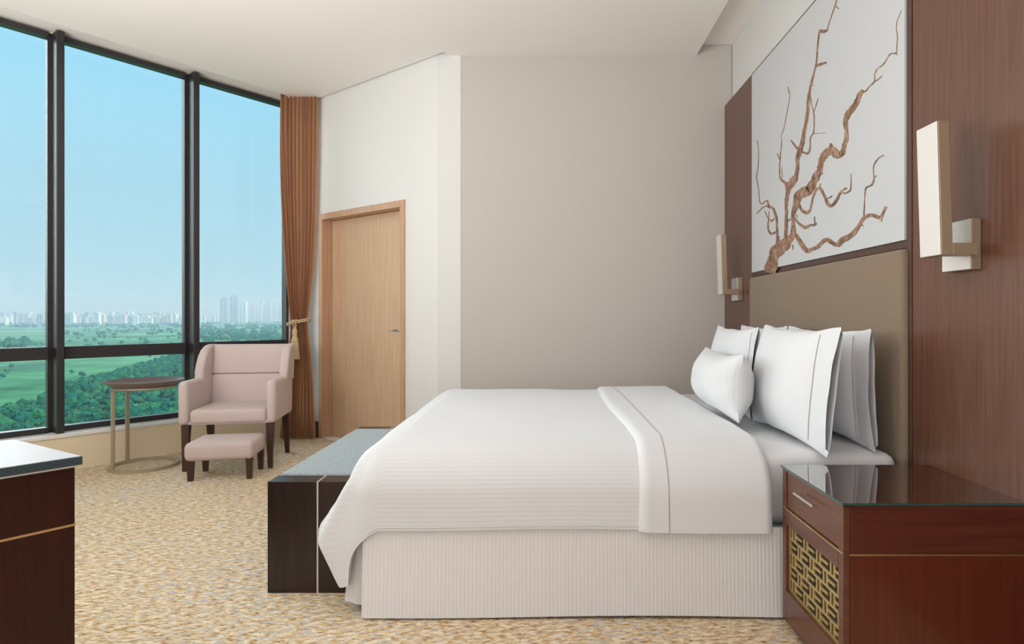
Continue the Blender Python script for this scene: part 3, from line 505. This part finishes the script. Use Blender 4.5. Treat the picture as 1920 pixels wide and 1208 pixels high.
# duvet
TOPZ = .628; HEAD = .835; FOOT = -.598; NEAR = 2.44; FAR = 4.10
OX, OY = .585, .405
def profile(l, R, slope, l1=9, slope2=0):
    # horizontal offset and drop after walking l over a rounded edge of radius R, then hanging with an outward slope, then with a second slope
    q = R*pi/2*.9
    if l <= 0: return 0, 0
    if l < q:
        a = l/R; return R*sin(a), R*(1-cos(a))
    a = .9*pi/2; o0, d0 = R*sin(a), R*(1-cos(a)); m_ = min(l, l1)-q
    o0 += m_*sin(slope); d0 += m_*cos(slope)
    if l > l1:
        k = l-l1; n_ = 6
        for i in range(n_):
            sl = slope+(slope2-slope)*min(1, (i+1)/n_*k/.07); o0 += k/n_*sin(sl); d0 += k/n_*cos(sl)
    return o0, d0
def duvet_point(x, y, off=0.0):
    ox = max(0, FOOT-x); oyn = max(0, NEAR-y); oyf = max(0, y-FAR)
    oy = max(oyn, oyf); sg = -1 if oyn > 0 else 1
    l = hypot(ox, oy)
    px, py = max(x, FOOT), min(max(y, NEAR), FAR)
    crown = .018*sin(pi*min(1, max(0, (y-NEAR)/(FAR-NEAR))))*(1 if x < HEAD-.02 else .8)
    puff = .006*noise.noise(Vector((x*2.3, y*2.1, 1.7))) + .003*noise.noise(Vector((x*6, y*5, 3)))
    if l <= 0:
        return Vector((px, py, TOPZ+crown*.6+puff+off))
    cx_, cy_ = ox/l, oy/l
    th = atan2(oy/OY, ox/OX); t_ = max(ox/OX, oy/OY)
    wx = cos(th)**2; corner = 4*wx*(1-wx)
    L_ = OY+(OX-OY)*min(1, (cos(th)*2.3))**1.0+.06*corner
    l2 = t_*L_
    hx, dx = profile(l2, .15, radians(34), .435, radians(-30)); hy, dy = profile(l2, .19, radians(3.5))
    drop = dx*wx+dy*(1-wx)
    fold = .016*corner*min(1, l2/.25)*sin(th*8+.9)
    cx_, cy_ = cos(th), sin(th)
    hx = (hx+off)+fold+.008*sin(y*9+1)*min(1, l2/.3)*wx; hy = (hy+off)+fold*.6
    z = TOPZ - drop + puff*max(0, 1-l2*3) + off*max(0, 1-l2*5)
    z += .004*sin(x*5.5+1)*(oy/OY)
    X_ = px-(cx_**.6)*hx; Y_ = py+sg*(cy_**.8)*hy
    # the bench stands against the hanging foot end
    if ox > 0:
        k = min(1, max(0, (Y_-2.36)/.10))*min(1, max(0, (3.83-Y_)/.10)); k *= min(1, max(0, (.50-z)/.04))
        X_ += (max(X_, -.682)-X_)*k
    return Vector((X_, Y_, max(z, .05)))
def duvet_fn(x0, x1, off=0.0, hem=0):
    def fn(u, v):
        x = x0+(x1-x0)*u
        y = NEAR-OY-hem + (FAR-NEAR+2*OY+2*hem)*v
        return duvet_point(x, y, off)
    return fn
du = thing('duvet', 'white striped duvet spread over the bed with folded top', 'duvet', (0, 3.25, 0))
def shift(bm): bmesh.ops.translate(bm, vec=(0, -3.25, 0), verts=bm.verts)
bm = nb(); sheet(bm, duvet_fn(HEAD-.005, FOOT-OX), 190, 210)
bmesh.ops.recalc_face_normals(bm, faces=bm.faces[:])
up = sum(f.normal.z for f in bm.faces)
if up < 0: bmesh.ops.reverse_faces(bm, faces=bm.faces[:])
bmesh.ops.solidify(bm, geom=bm.faces[:], thickness=.014); shift(bm)
obj('duvet_cover', bm, M_duvet, du, True)
# folded back band
def band_fn(u, v):
    x = .345+(HEAD-.345)*u
    e = .016 if u > 0 else .0
    e = .017*min(1, u/.06)**.5 if u < .06 else .017
    if u > .94: e = .017*max(0, (1-u)/.06)**.5+.002
    x += .012*sin(v*9)*max(0, 1-u*3)
    return duvet_point(x, NEAR-OY-.004+(FAR-NEAR+2*OY+.008)*v, e+.001)
bm = nb(); sheet(bm, band_fn, 60, 170); 
bmesh.ops.recalc_face_normals(bm, faces=bm.faces[:])
if sum(f.normal.z for f in bm.faces) < 0: bmesh.ops.reverse_faces(bm, faces=bm.faces[:])
bmesh.ops.solidify(bm, geom=bm.faces[:], thickness=.004); shift(bm)
band = obj('folded_band', bm, M_linen, du, True)
bm = nb(); tube(bm, [duvet_point(.455, NEAR-OY-.004+(FAR-NEAR+2*OY+.008)*v/150, .0185)-Vector((0, 3.25, 0)) for v in range(151)], .0019, 6)
obj('stitched_seam', bm, M_stitch, band, True)
# hem seam of the cover
bm = nb(); tube(bm, [duvet_point(HEAD-.02-(HEAD-FOOT+.02)*v/120, NEAR-OY+.012, .0015)-Vector((0, 3.25, 0)) for v in range(121)], .0016, 6)
obj('hem_seam', bm, M_linen, du, True)

# pillows
def pillow(name, label, cat_m, W, H, T, loc, lean, yaw=0, flange=None, group=None, mt=None, pinch=.09, wr=.006, seed=0):
    t = thing(name, label, 'pillow' if name == 'pillow' else 'cushion', loc, yaw, group)
    nu, nv = 64, 48
    R = Matrix.Rotation(lean, 4, 'Y')
    def P(u, v, s, extra=0):
        a, b_ = u*2-1, v*2-1
        # local y = width, z = height, x = thickness
        y = W/2*a*(1-pinch*.55*(1-abs(b_)**2.2)*abs(a)**3); z = H/2*b_*(1-pinch*(1-abs(a)**2.2)*abs(b_)**3)
        fa = a
        if flange:  # flat open end towards negative y (near the camera)
            fl = flange
            aa = (a+1-fl)/(2-fl)*2-1 if a > -1+fl else -1
            fa = max(-1, aa)
        th = (max(0, 1-abs(fa)**2.6)**.62)*(max(0, 1-abs(b_)**2.4)**.62)
        if flange and a < -1+flange+.12:
            k = (a+1)/(flange+.12); th = max(th, .15*(1-k*.2)*max(0, 1-abs(b_)**2.6)**.7)
        x = s*(T/2*th+.0015+extra)
        x += wr*noise.noise(Vector((a*2.2+seed, b_*2.0, s*3)))*(1-abs(b_)**4)
        z += wr*.8*noise.noise(Vector((a*3.1+seed, 7, b_)))
        p = R @ Vector((x, y, z+H/2)); return p
    bm = nb()
    lay = bm.loops.layers.uv.verify()
    for s in (-1, 1):
        g = [[bm.verts.new(P(i/nu, j/nv, s)) for j in range(nv+1)] for i in range(nu+1)]
        for i in range(nu):
            for j in range(nv):
                f = bm.faces.new((g[i][j], g[i+1][j], g[i+1][j+1], g[i][j+1]))
                for l, (a, b_) in zip(f.loops, ((i, j), (i+1, j), (i+1, j+1), (i, j+1))): l[lay].uv = (a/nu, b_/nv)
    bmesh.ops.remove_doubles(bm, verts=bm.verts, dist=.0005)
    # stitch the border
    bmesh.ops.remove_doubles(bm, verts=[v for v in bm.verts if v.is_boundary], dist=.012)
    obj('pillow_body', bm, mt or M_linen, t, True)
    if flange:
        u0 = (flange+.02)/2
        bm = nb(); tube(bm, [P(u0, j/60, -1, .0012) for j in range(3, 58)], .0014, 5); obj('stitched_seam', bm, M_stitch, t, True)
    return t
BZ = .593
pillow('pillow', 'large white pillow at the back beside the near nightstand, against headboard', 0, .80, .475, .15, (1.262, 2.725, BZ), radians(-2), 0, .30, seed=1)
pillow('pillow', 'white pillow at the back on the far side, mostly hidden', 0, .74, .475, .15, (1.262, 3.50, BZ), radians(-2), 0, .25, seed=2)
pillow('pillow', 'large white pillow in front on the near side, with stitched cuff', 0, .80, .485, .17, (1.040, 2.655, BZ), radians(7), 0, .36, seed=3)
pillow('pillow', 'white pillow in front on the far side by the back wall', 0, .73, .47, .17, (1.040, 3.44, BZ), radians(5), 0, .2, seed=5)
M_cush = linen('striped_cushion_cotton', (.65, .66, .67), axis='X', freq=60, strength=.2)
pillow('lumbar_cushion', 'small white lumbar cushion lying in front of the pillows', 0, .72, .305, .235, (.862, 3.03, .646), radians(4), radians(-2), None, mt=M_cush, pinch=.16, seed=8)

# ------------------------------------------------------------------ bench at the foot of the bed
be = thing('bench', 'dark wood waterfall bench with blue grey seat at the bed foot', 'bench', (-.905, 3.09, 0))
hx = .207; ya, yb = 2.466-3.09, 3.714-3.09
xi = -.911+.905
for nm, y0_, y1_ in (('end_panel', ya, ya+.10), ('end_panel', yb-.10, yb)):
    bm = nb(); bx(bm, -hx, xi-.003, y0_, y1_, 0, .448, .002); bx(bm, xi+.003, hx, y0_, y1_, 0, .448, .002); obj(nm, bm, M_wenge, be)
    bm = nb(); bx(bm, xi-.0029, xi+.0029, y0_+.0002, y1_-.0002, .001, .4479); obj('inlay_strip', bm, M_inlay, be)
bm = nb(); bx(bm, -hx, hx, ya+.101, yb-.101, .33, .405, .002); obj('seat_rail', bm, M_wenge, be)
bm = nb(); bx(bm, -hx+.004, hx-.004, ya+.104, yb-.104, .406, .455, .012, 3); obj('seat_cushion', bm, M_bench, be, True)

# ------------------------------------------------------------------ cabinet at the left edge
ZC = .75
c0 = Vector((-1.198, 1.592)); c1 = Vector((-1.565, 1.812)); dn = Vector((-.6, -.8))
cb = thing('cabinet', 'dark mahogany cabinet with glass top painted with pale window reflection at the left edge', 'cabinet', (c0.x, c0.y, 0))
def cabpoly(ins, ln):
    e = (c1-c0).normalized()
    a = Vector((0, 0))+e*ins*1.0+dn*ins; b_ = (c1-c0)-e*ins+dn*ins
    return [tuple(a), tuple(b_), tuple(b_+dn*ln), tuple(a+dn*ln)]
bm = nb(); prism(bm, cabpoly(.0, 1.1), ZC-.022, ZC-.0015); obj('top_edge', bm, M_edge, cb)
bm = nb(); prism(bm, cabpoly(.0025, 1.095), ZC-.0015, ZC); obj('glass_top', bm, M_top_refl, cb)
bm = nb(); prism(bm, cabpoly(.008, 1.08), ZC-.028, ZC-.022); obj('light_strip', bm, M_champ_l, cb)
bm = nb(); prism(bm, cabpoly(.012, 1.07), .576, ZC-.028); obj('drawer_front', bm, M_cab, cb)
bm = nb(); prism(bm, cabpoly(.0105, 1.073), .570, .576); obj('brass_inlay', bm, M_brass, cb)
bm = nb(); prism(bm, cabpoly(.012, 1.07), .04, .570); obj('carcass', bm, M_cab, cb)
bm = nb(); prism(bm, cabpoly(.03, 1.03), .0, .04); obj('plinth', bm, M_black, cb)

# ------------------------------------------------------------------ armchair
YAW = radians(10)
ch_ = thing('armchair', 'blush fabric wing armchair with dark wooden legs by the window', 'armchair', (-2.345, 4.73, 0), YAW)
def CP(n, fn, m=M_chair, par=ch_, sm=True):
    bm = nb(); fn(bm); return obj(n, bm, m, par, sm)
CP('seat', lambda bm: (bx(bm, -.262, .262, -.285, .20, .335, .438, .03, 5), [setattr(v.co, 'z', v.co.z+.014*max(0, cos(v.co.x/.262*pi/2))) for v in bm.verts if v.co.z > .41]))
bm = nb(); bx(bm, -.31, .31, -.27, .262, .33, .36, .008); obj('seat_rail', bm, M_chair, ch_, True)
for s in (-1, 1):
    def arm(bm):
        x0, x1 = (.264, .332) if s > 0 else (-.332, -.264)
        bx(bm, x0, x1, -.30, .25, .334, .648, .031, 6)
    CP('arm', arm)
def tilt(bm, k=.16, z0=.44):
    for v in bm.verts: v.co.y += max(0, v.co.z-z0)*k
def backp(z0, z1):
    def f(bm):
        bx(bm, -.272, .272, .175, .215, z0, z1, .018, 5); tilt(bm)
    return f
CP('lower_back_cushion', backp(.425, .656)); CP('upper_back_cushion', backp(.657, .885))
def bshell(bm): bx(bm, -.315, .315, .212, .262, .34, .89, .02, 4); tilt(bm)
CP('back_shell', bshell)
def wing(s):
    def f(bm):
        # profile in (y, z): comes forward at the arm, curves back towards the top
        prof = [(.225, .60), (.005, .60), (-.005, .64), (.0, .70), (.018, .76), (.045, .815), (.085, .858), (.14, .884), (.20, .892), (.262, .892), (.262, .60)]
        x0, x1 = (.268, .335) if s > 0 else (-.335, -.268)
        a = [bm.verts.new((x0, y_, z_)) for y_, z_ in prof]; c = [bm.verts.new((x1, y_, z_)) for y_, z_ in prof]
        bm.faces.new(a); bm.faces.new(c[::-1]); n = len(prof)
        for i in range(n): bm.faces.new((a[i], a[(i+1) % n], c[(i+1) % n], c[i]))
        bmesh.ops.recalc_face_normals(bm, faces=bm.faces[:])
        es = [e for e in bm.edges if abs(e.verts[0].co.x-e.verts[1].co.x) < 1e-5]
        bmesh.ops.bevel(bm, geom=es, offset=.022, segments=4, profile=.5, affect='EDGES')
        tilt(bm, .16, .44)
        for v in bm.verts: v.co.x += s*.05*max(0, (.20-v.co.y))*max(0, min(1, (v.co.z-.6)/.1))
    return f
CP('wing', wing(-1)); CP('wing', wing(1))
for x_, y_, dx, dy in ((-.285, -.258, -.004, -.01), (.285, -.258, .004, -.01), (-.285, .215, -.004, .045), (.285, .215, .004, .045)):
    bm = nb(); taper_leg(bm, x_, y_, 0, .332, .030, .052, dx, dy); obj('leg', bm, M_legw, ch_)
# ------------------------------------------------------------------ footstool
ot = thing('footstool', 'small blush fabric footstool with dark legs before the armchair', 'footstool', (-2.233, 4.322, 0), YAW)
def oc(bm):
    bx(bm, -.217, .213, -.178, .172, .135, .262, .035, 6)
    for v in bm.verts:
        if v.co.z > .22: v.co.z += .012*max(0, cos(v.co.x/.225*pi/2))*max(0, cos(v.co.y/.178*pi/2))
        k = max(0, 1-abs(v.co.z-.2)/.07)*.006
        v.co.x *= 1+k/.2; v.co.y *= 1+k/.2
        if v.co.z < .15 and abs(v.co.x) < .18: v.co.z += .006
CP('cushion', oc, M_chair, ot)
for x_ in (-.187, .187):
    for y_ in (-.137, .137):
        bm = nb(); taper_leg(bm, x_, y_, 0, .142, .030, .042); obj('leg', bm, M_legw, ot)
# ------------------------------------------------------------------ side table
st = thing('side_table', 'round mauve tray side table on champagne ring base', 'side table', (-2.973, 4.56, 0))
bm = nb(); lathe(bm, [(.0, .602), (.20, .602), (.212, .606), (.262, .640), (.262, .6435), (.255, .6435), (.208, .613), (.0, .613)], 64)
bmesh.ops.remove_doubles(bm, verts=bm.verts, dist=1e-4); obj('tray_top', bm, M_tray, st, True)
bm = nb(); lathe(bm, [(.0, .583), (.198, .583), (.206, .587), (.206, .599), (.198, .6015), (.0, .6015)], 64)
bmesh.ops.remove_doubles(bm, verts=bm.verts, dist=1e-4); obj('support_disc', bm, M_ring, st, True)
def rect_ring(bm, R, wd, z0, z1, n=72):
    pr = [(R-wd, z0), (R, z0), (R, z1), (R-wd, z1)]
    rs = [[bm.verts.new((r*cos(2*pi*k/n), r*sin(2*pi*k/n), z)) for k in range(n)] for r, z in pr]
    for i in range(4):
        A_, B_ = rs[i], rs[(i+1) % 4]
        for k in range(n): bm.faces.new((A_[k], A_[(k+1) % n], B_[(k+1) % n], B_[k]))
bm = nb(); rect_ring(bm, .226, .022, 0, .024); obj('base_ring', bm, M_ring, st, True)
for x_, y_ in ((-.10, -.188), (-.190, .096)):
    bm = nb(); bx(bm, -.013, .013, -.009, .009, .0245, .5835, .002)
    bmesh.ops.transform(bm, matrix=Matrix.Translation((x_, y_, 0)) @ Matrix.Rotation(atan2(y_, x_)+pi/2, 4, 'Z'), verts=bm.verts)
    obj('leg', bm, M_ring, st)

# ------------------------------------------------------------------ curtain
ct = thing('curtain', 'copper brown floor length curtain tied back in the corner', 'curtain', (-2.23, 5.57, 0))
def interp(t, tab):
    for (a, x), (b_, y) in zip(tab, tab[1:]):
        if t <= b_:
            k = (t-a)/(b_-a); k = k*k*(3-2*k) if False else k; return x+(y-x)*k
    return tab[-1][1]
LT = [(0, -2.40), (.5, -2.345), (.85, -2.315), (1.0, -2.305), (1.08, -2.305), (1.2, -2.318), (1.57, -2.354), (2.0, -2.385), (2.3, -2.398), (2.6, -2.405), (3.2, -2.407)]
RT = [(0, -2.075), (.5, -2.10), (.85, -2.128), (1.0, -2.146), (1.08, -2.152), (1.2, -2.135), (1.57, -2.095), (2.0, -2.068), (2.3, -2.060), (2.6, -2.055), (3.2, -2.052)]
def curt(u, v):
    z = .012+v*(3.165 if u < .22 else 3.102)
    xl, xr = interp(z, LT), interp(z, RT)
    k = (xr-xl)/.35
    uu = u+.018*sin(u*11+z*.7)
    x = xl+(xr-xl)*uu
    amp = (.028-.010*(1-k))*(.75+.4*sin(u*5+1.3))
    amp *= .55 if abs(z-1.07) < .03 else 1
    y = 5.575+amp*sin(2*pi*9.5*uu+.6*sin(z*1.1+u*4))+.01*sin(2*pi*23*u+z)
    if u < .06: y -= .0; x -= .004
    return Vector((x+2.23, y-5.57, z))
bm = nb(); sheet(bm, curt, 260, 90); obj('curtain_cloth', bm, M_curt, ct, True)
tb = thing('curtain_tieback', 'gold cord tieback with hanging tassel around the curtain', 'tieback', (-2.228, 5.57, 1.07))
bm = nb()
pts = []
for k in range(48):
    a = 2*pi*k/48
    pts.append((.100*cos(a), .066*sin(a), .022*cos(a)+.004))
tube(bm, pts, .0075, 8, closed=True)
pts2 = [(p[0]*1.03, p[1]*1.03, p[2]-.015) for p in pts]; tube(bm, pts2, .0065, 8, closed=True)
obj('cord', bm, M_cord, tb, True)
bm = nb()
tube(bm, [(-.022, -.078, .02), (-.005, -.084, .0), (.01, -.083, -.03), (.002, -.08, -.062)], .0065, 8)
tube(bm, [(.012, -.076, .02), (-.006, -.086, -.004), (-.016, -.082, -.034), (-.004, -.08, -.066)], .0065, 8)
tube(bm, [(-.03, -.076, .005), (-.006, -.09, -.0), (.018, -.076, .012)], .008, 8)
obj('knot', bm, M_cord, tb, True)
bm = nb(); lathe(bm, [(.006, -.06), (.016, -.066), (.023, -.082), (.023, -.10), (.020, -.125), (.024, -.150), (.030, -.158), (.030, -.172)], 24, -.001, -.082); obj('tassel_head', bm, M_cord, tb, True)
bm = nb()
for k in range(46):
    a = 2*pi*k/46; r0, r1 = .027, .040+.002*sin(k*3.3)
    tube(bm, [(-.001+r0*cos(a), -.082+r0*.8*sin(a), -.168), (-.001+(r0+r1)/2*cos(a), -.082+(r0+r1)/2*.8*sin(a), -.25), (-.001+r1*cos(a), -.082+r1*.8*sin(a), -.335-.004*sin(k*2.1))], .0032, 5)
obj('tassel_skirt', bm, M_cord, tb, True)

# ------------------------------------------------------------------ the view: land, woods, city, haze
GZ = -50.0
bm = nb(); rr = nb
ring = [bm.verts.new((14000*cos(2*pi*k/96), 14000*sin(2*pi*k/96), GZ)) for k in range(96)]
bm.faces.new(ring); struct('ground', bm, M_land)
random.seed(11)
def crown(seed, sub, lumps):
    rnd = random.Random(seed); bm = nb()
    for k in range(lumps):
        a = rnd.uniform(0, 2*pi); r = rnd.uniform(0, .62) if k else 0
        s = rnd.uniform(.24, .42) if k else .5
        res = bmesh.ops.create_icosphere(bm, subdivisions=sub, radius=s)
        for v in res['verts']:
            n_ = 1+.45*noise.noise(v.co*6.1+Vector((seed*3.1, k, 0)))+(.22*noise.noise(v.co*17) if sub > 2 else 0)
            v.co = Vector((v.co.x*n_+r*cos(a), v.co.y*n_+r*sin(a), v.co.z*n_*.85+.55+rnd.uniform(-.02, .02)+(.22-r*.35)))
    taper_leg(bm, 0, 0, -.15, .4, .12, .08)
    return bm
tree_me = []
for k in range(6):
    bm = crown(k+1, 3, 7); o = obj('tree', bm, M_leaf[k % 3], None, True); tree_me.append(o.data); bpy.data.objects.remove(o)
def place_ray(px, py):     # land point seen from the room through the window, used once to lay out the belts of wood
    D = 51.1*1150/(py-595); return (px-1020)/1150*D, D
def wood_density(px, py):
    d_ = 0
    edge = 668+(340-px)*.30 if px > 120 else 735+(120-px)*.42
    if py > edge and px < 400: d_ = 1.0
    if px < 100 and py < edge: d_ = .006
    if 120 < px < 350 and 668 < py < edge: d_ = .006
    if px > 375 and 668 < py: d_ = .9
    return d_
cand = []
while len(cand) < 5600:
    # spread evenly over the land, 270 to 950 m out
    D = sqrt(random.uniform(255**2, 950**2)); r_ = random.uniform(-1.15, -.2)
    px, py = 1020+r_*1150, 595+51.1*1150/D
    cl = noise.noise(Vector((r_*D*.02, D*.02, 0)))
    if random.random() < wood_density(px, py)*(1 if cl > -.22 else .25): cand.append((r_*D, D))
inview = lambda p: -15 < 1020+1150*p[0]/p[1] < 545
cand.sort(key=lambda p: p[1]+(0 if inview(p) else 1e5))
for k, (x, y) in enumerate(cand[:300]):
    o = bpy.data.objects.new('tree', random.choice(tree_me)); C.objects.link(o)
    s = random.uniform(3.4, 6.2); o.location = (x, y, GZ+.3); o.scale = (s, s, s*random.uniform(.75, 1.1)); o.rotation_euler = (0, 0, random.uniform(0, 6.28))
    px = 1020+1150*x/y; py = 595+51.1*1150/y
    if wood_density(px, py) < .5: tag(o, 'single green tree standing out on the open meadow before the wood', 'tree', 'single trees on the meadow')
    elif px < 105: tag(o, 'green tree of the wood, seen low in the left window bay', 'tree', 'wood in the left window bay')
    elif px < 360: tag(o, 'green tree of the wood, seen in the middle window bay behind the side table', 'tree', 'wood in the middle window bay')
    else: tag(o, 'green tree of the wood, seen in the window bay behind the armchair', 'tree', 'wood in the window bay behind the armchair')
# the rest of the wood and the belts of trees across the plain: nobody could count them
lowc = []
for k in range(4):
    b2 = crown(k+20, 1, 3); me = bpy.data.meshes.new('t'); b2.to_mesh(me); b2.free()
    lowc.append(([tuple(v.co) for v in me.vertices], [tuple(p.vertices) for p in me.polygons]))
far = [(x, y, random.uniform(3.4, 6.2)) for x, y in cand[300:]]
def belt(px0, px1, py0, py1, n, smin, smax, thr=-.05):
    k = 0; tries = 0
    while k < n and tries < n*30:
        tries += 1
        px, py = random.uniform(px0, px1), random.uniform(py0, py1)
        x, y = place_ray(px, py)
        if noise.noise(Vector((px*.05, py*.35, 5))) < thr: continue
        far.append((x, y, random.uniform(smin, smax))); k += 1
belt(375, 760, 618, 645, 620, 7, 12, -.15)
belt(375, 760, 606, 618, 340, 9, 15, .0)
belt(-20, 55, 640, 655, 60, 7, 10, -.4)
belt(-220, 345, 605, 616, 560, 8, 15, -.05)
belt(100, 350, 616, 632, 90, 6, 10, .12)
belt(-20, 350, 632, 662, 70, 5, 8, .15)
V, F, MI = [], [], []
for x, y, s in far:
    vs, fs = random.choice(lowc); b0 = len(V); a = random.uniform(0, 6.28); ca_, sa_ = cos(a)*s, sin(a)*s
    V += [(x+p[0]*ca_-p[1]*sa_, y+p[0]*sa_+p[1]*ca_, GZ+.3+p[2]*s) for p in vs]; F += [tuple(i+b0 for i in f) for f in fs]
    MI += [random.choice((0, 1, 2))]*len(fs)
me = bpy.data.meshes.new('distant_woodland'); me.from_pydata(V, [], F); me.update()
for q in M_leaf: me.materials.append(q)
me.polygons.foreach_set('material_index', MI)
me.polygons.foreach_set('use_smooth', [True]*len(F))
o = bpy.data.objects.new('distant_woodland', me); C.objects.link(o)
tag(o, 'distant belts of woodland across the green plain', 'woodland', kind='stuff')
# city
def building_mesh(k, m):
    rnd = random.Random(k); bm = nb()
    bx(bm, -.5, .5, -.35, .35, 0, 1)                                    # main block
    bx(bm, -.5+rnd.uniform(0, .2), -.1, -.42, -.34, 0, rnd.uniform(.8, .95))   # projecting bay
    bx(bm, -.12, .16, -.2, .2, .99, 1.0+rnd.uniform(.05, .12))            # stair tower on the roof
    bx(bm, .25, .42, -.40, -.34, .04, .93)
    o = obj('apartment_block', bm, m); me = o.data; bpy.data.objects.remove(o); return me
bme = [building_mesh(k, M_bld[k % 4]) for k in range(8)]
def building(px, pw, top, D, me, label, group, base=None):
    x = (px-1020)/1150*D; h = 1.11+(595-top)*D/1150-GZ; wd = pw*D/1150
    o = bpy.data.objects.new('apartment_block' if h < 130 else 'tower_block', me); C.objects.link(o)
    o.location = (x, D, GZ); o.scale = (wd, wd*.8, h); o.rotation_euler = (0, 0, random.uniform(-.2, .2))
    tag(o, label, 'building', group)
rc = random.Random(5)
GL = 'one of the small pale apartment blocks on the hazy skyline'
for k in range(135):
    px = rc.choice((rc.uniform(-10, 88), rc.uniform(120, 346), rc.uniform(120, 346), rc.uniform(120, 346)))
    D = rc.uniform(4300, 6200); top = rc.gauss(593, 3) if rc.random() < .75 else rc.uniform(584, 592)
    pw_, mi = rc.uniform(5, 13), rc.choice((0, 0, 4, 1, 3, 2, 6))
    col_ = ('white', 'cream', 'grey', 'pinkish')[mi % 4]; bay = 'left' if px < 105 else 'middle'
    building(px, pw_, max(582, min(600, top)), D, bme[mi], 'small %s apartment block on the hazy skyline in the %s window bay' % (col_, bay), '%s apartment blocks, %s window bay' % (col_, bay))
for k in range(26):
    building(rc.uniform(376, 412), rc.uniform(3, 6), rc.uniform(582, 592), rc.uniform(5000, 6500), bme[rc.choice((0, 1))], 'one of the low pale blocks left of the grey towers', 'low blocks left of the towers') if k < 6 else \
    building(472+(k-6)*3.1, rc.uniform(4, 7), rc.uniform(562, 574), rc.uniform(8300, 9300), bme[rc.choice((0, 1, 3))], 'one of the faint far towers right of the white tower', 'faint towers right of the white tower')
building(421, 13, 558, 5600, bme[2], 'hazy grey tower block on the skyline, left one of the pair', None)
building(440, 14, 556, 5700, bme[6], 'hazy grey tower block on the skyline, right one of the pair', None)
building(457, 11, 565, 5500, bme[0], 'white tower block on the skyline beside two grey towers', None)
# haze over the plain
m = bpy.data.materials.new('haze'); m.use_nodes = True; nt = m.node_tree; nt.nodes.clear()
o_ = nt.nodes.new('ShaderNodeOutputMaterial'); v_ = nt.nodes.new('ShaderNodeVolumeScatter')
v_.inputs['Color'].default_value = (.62, .86, 1, 1); v_.inputs['Density'].default_value = 2.4e-4; v_.inputs['Anisotropy'].default_value = 0
nt.links.new(v_.outputs[0], o_.inputs['Volume'])
bm = nb(); prism(bm, [rw(-9000, 120), rw(7500, 120), rw(7500, 9500), rw(-9000, 9500)], GZ+.05, 190)
o = obj('haze', bm, m); tag(o, 'blue haze hanging over the plain and the city', 'haze', kind='stuff')
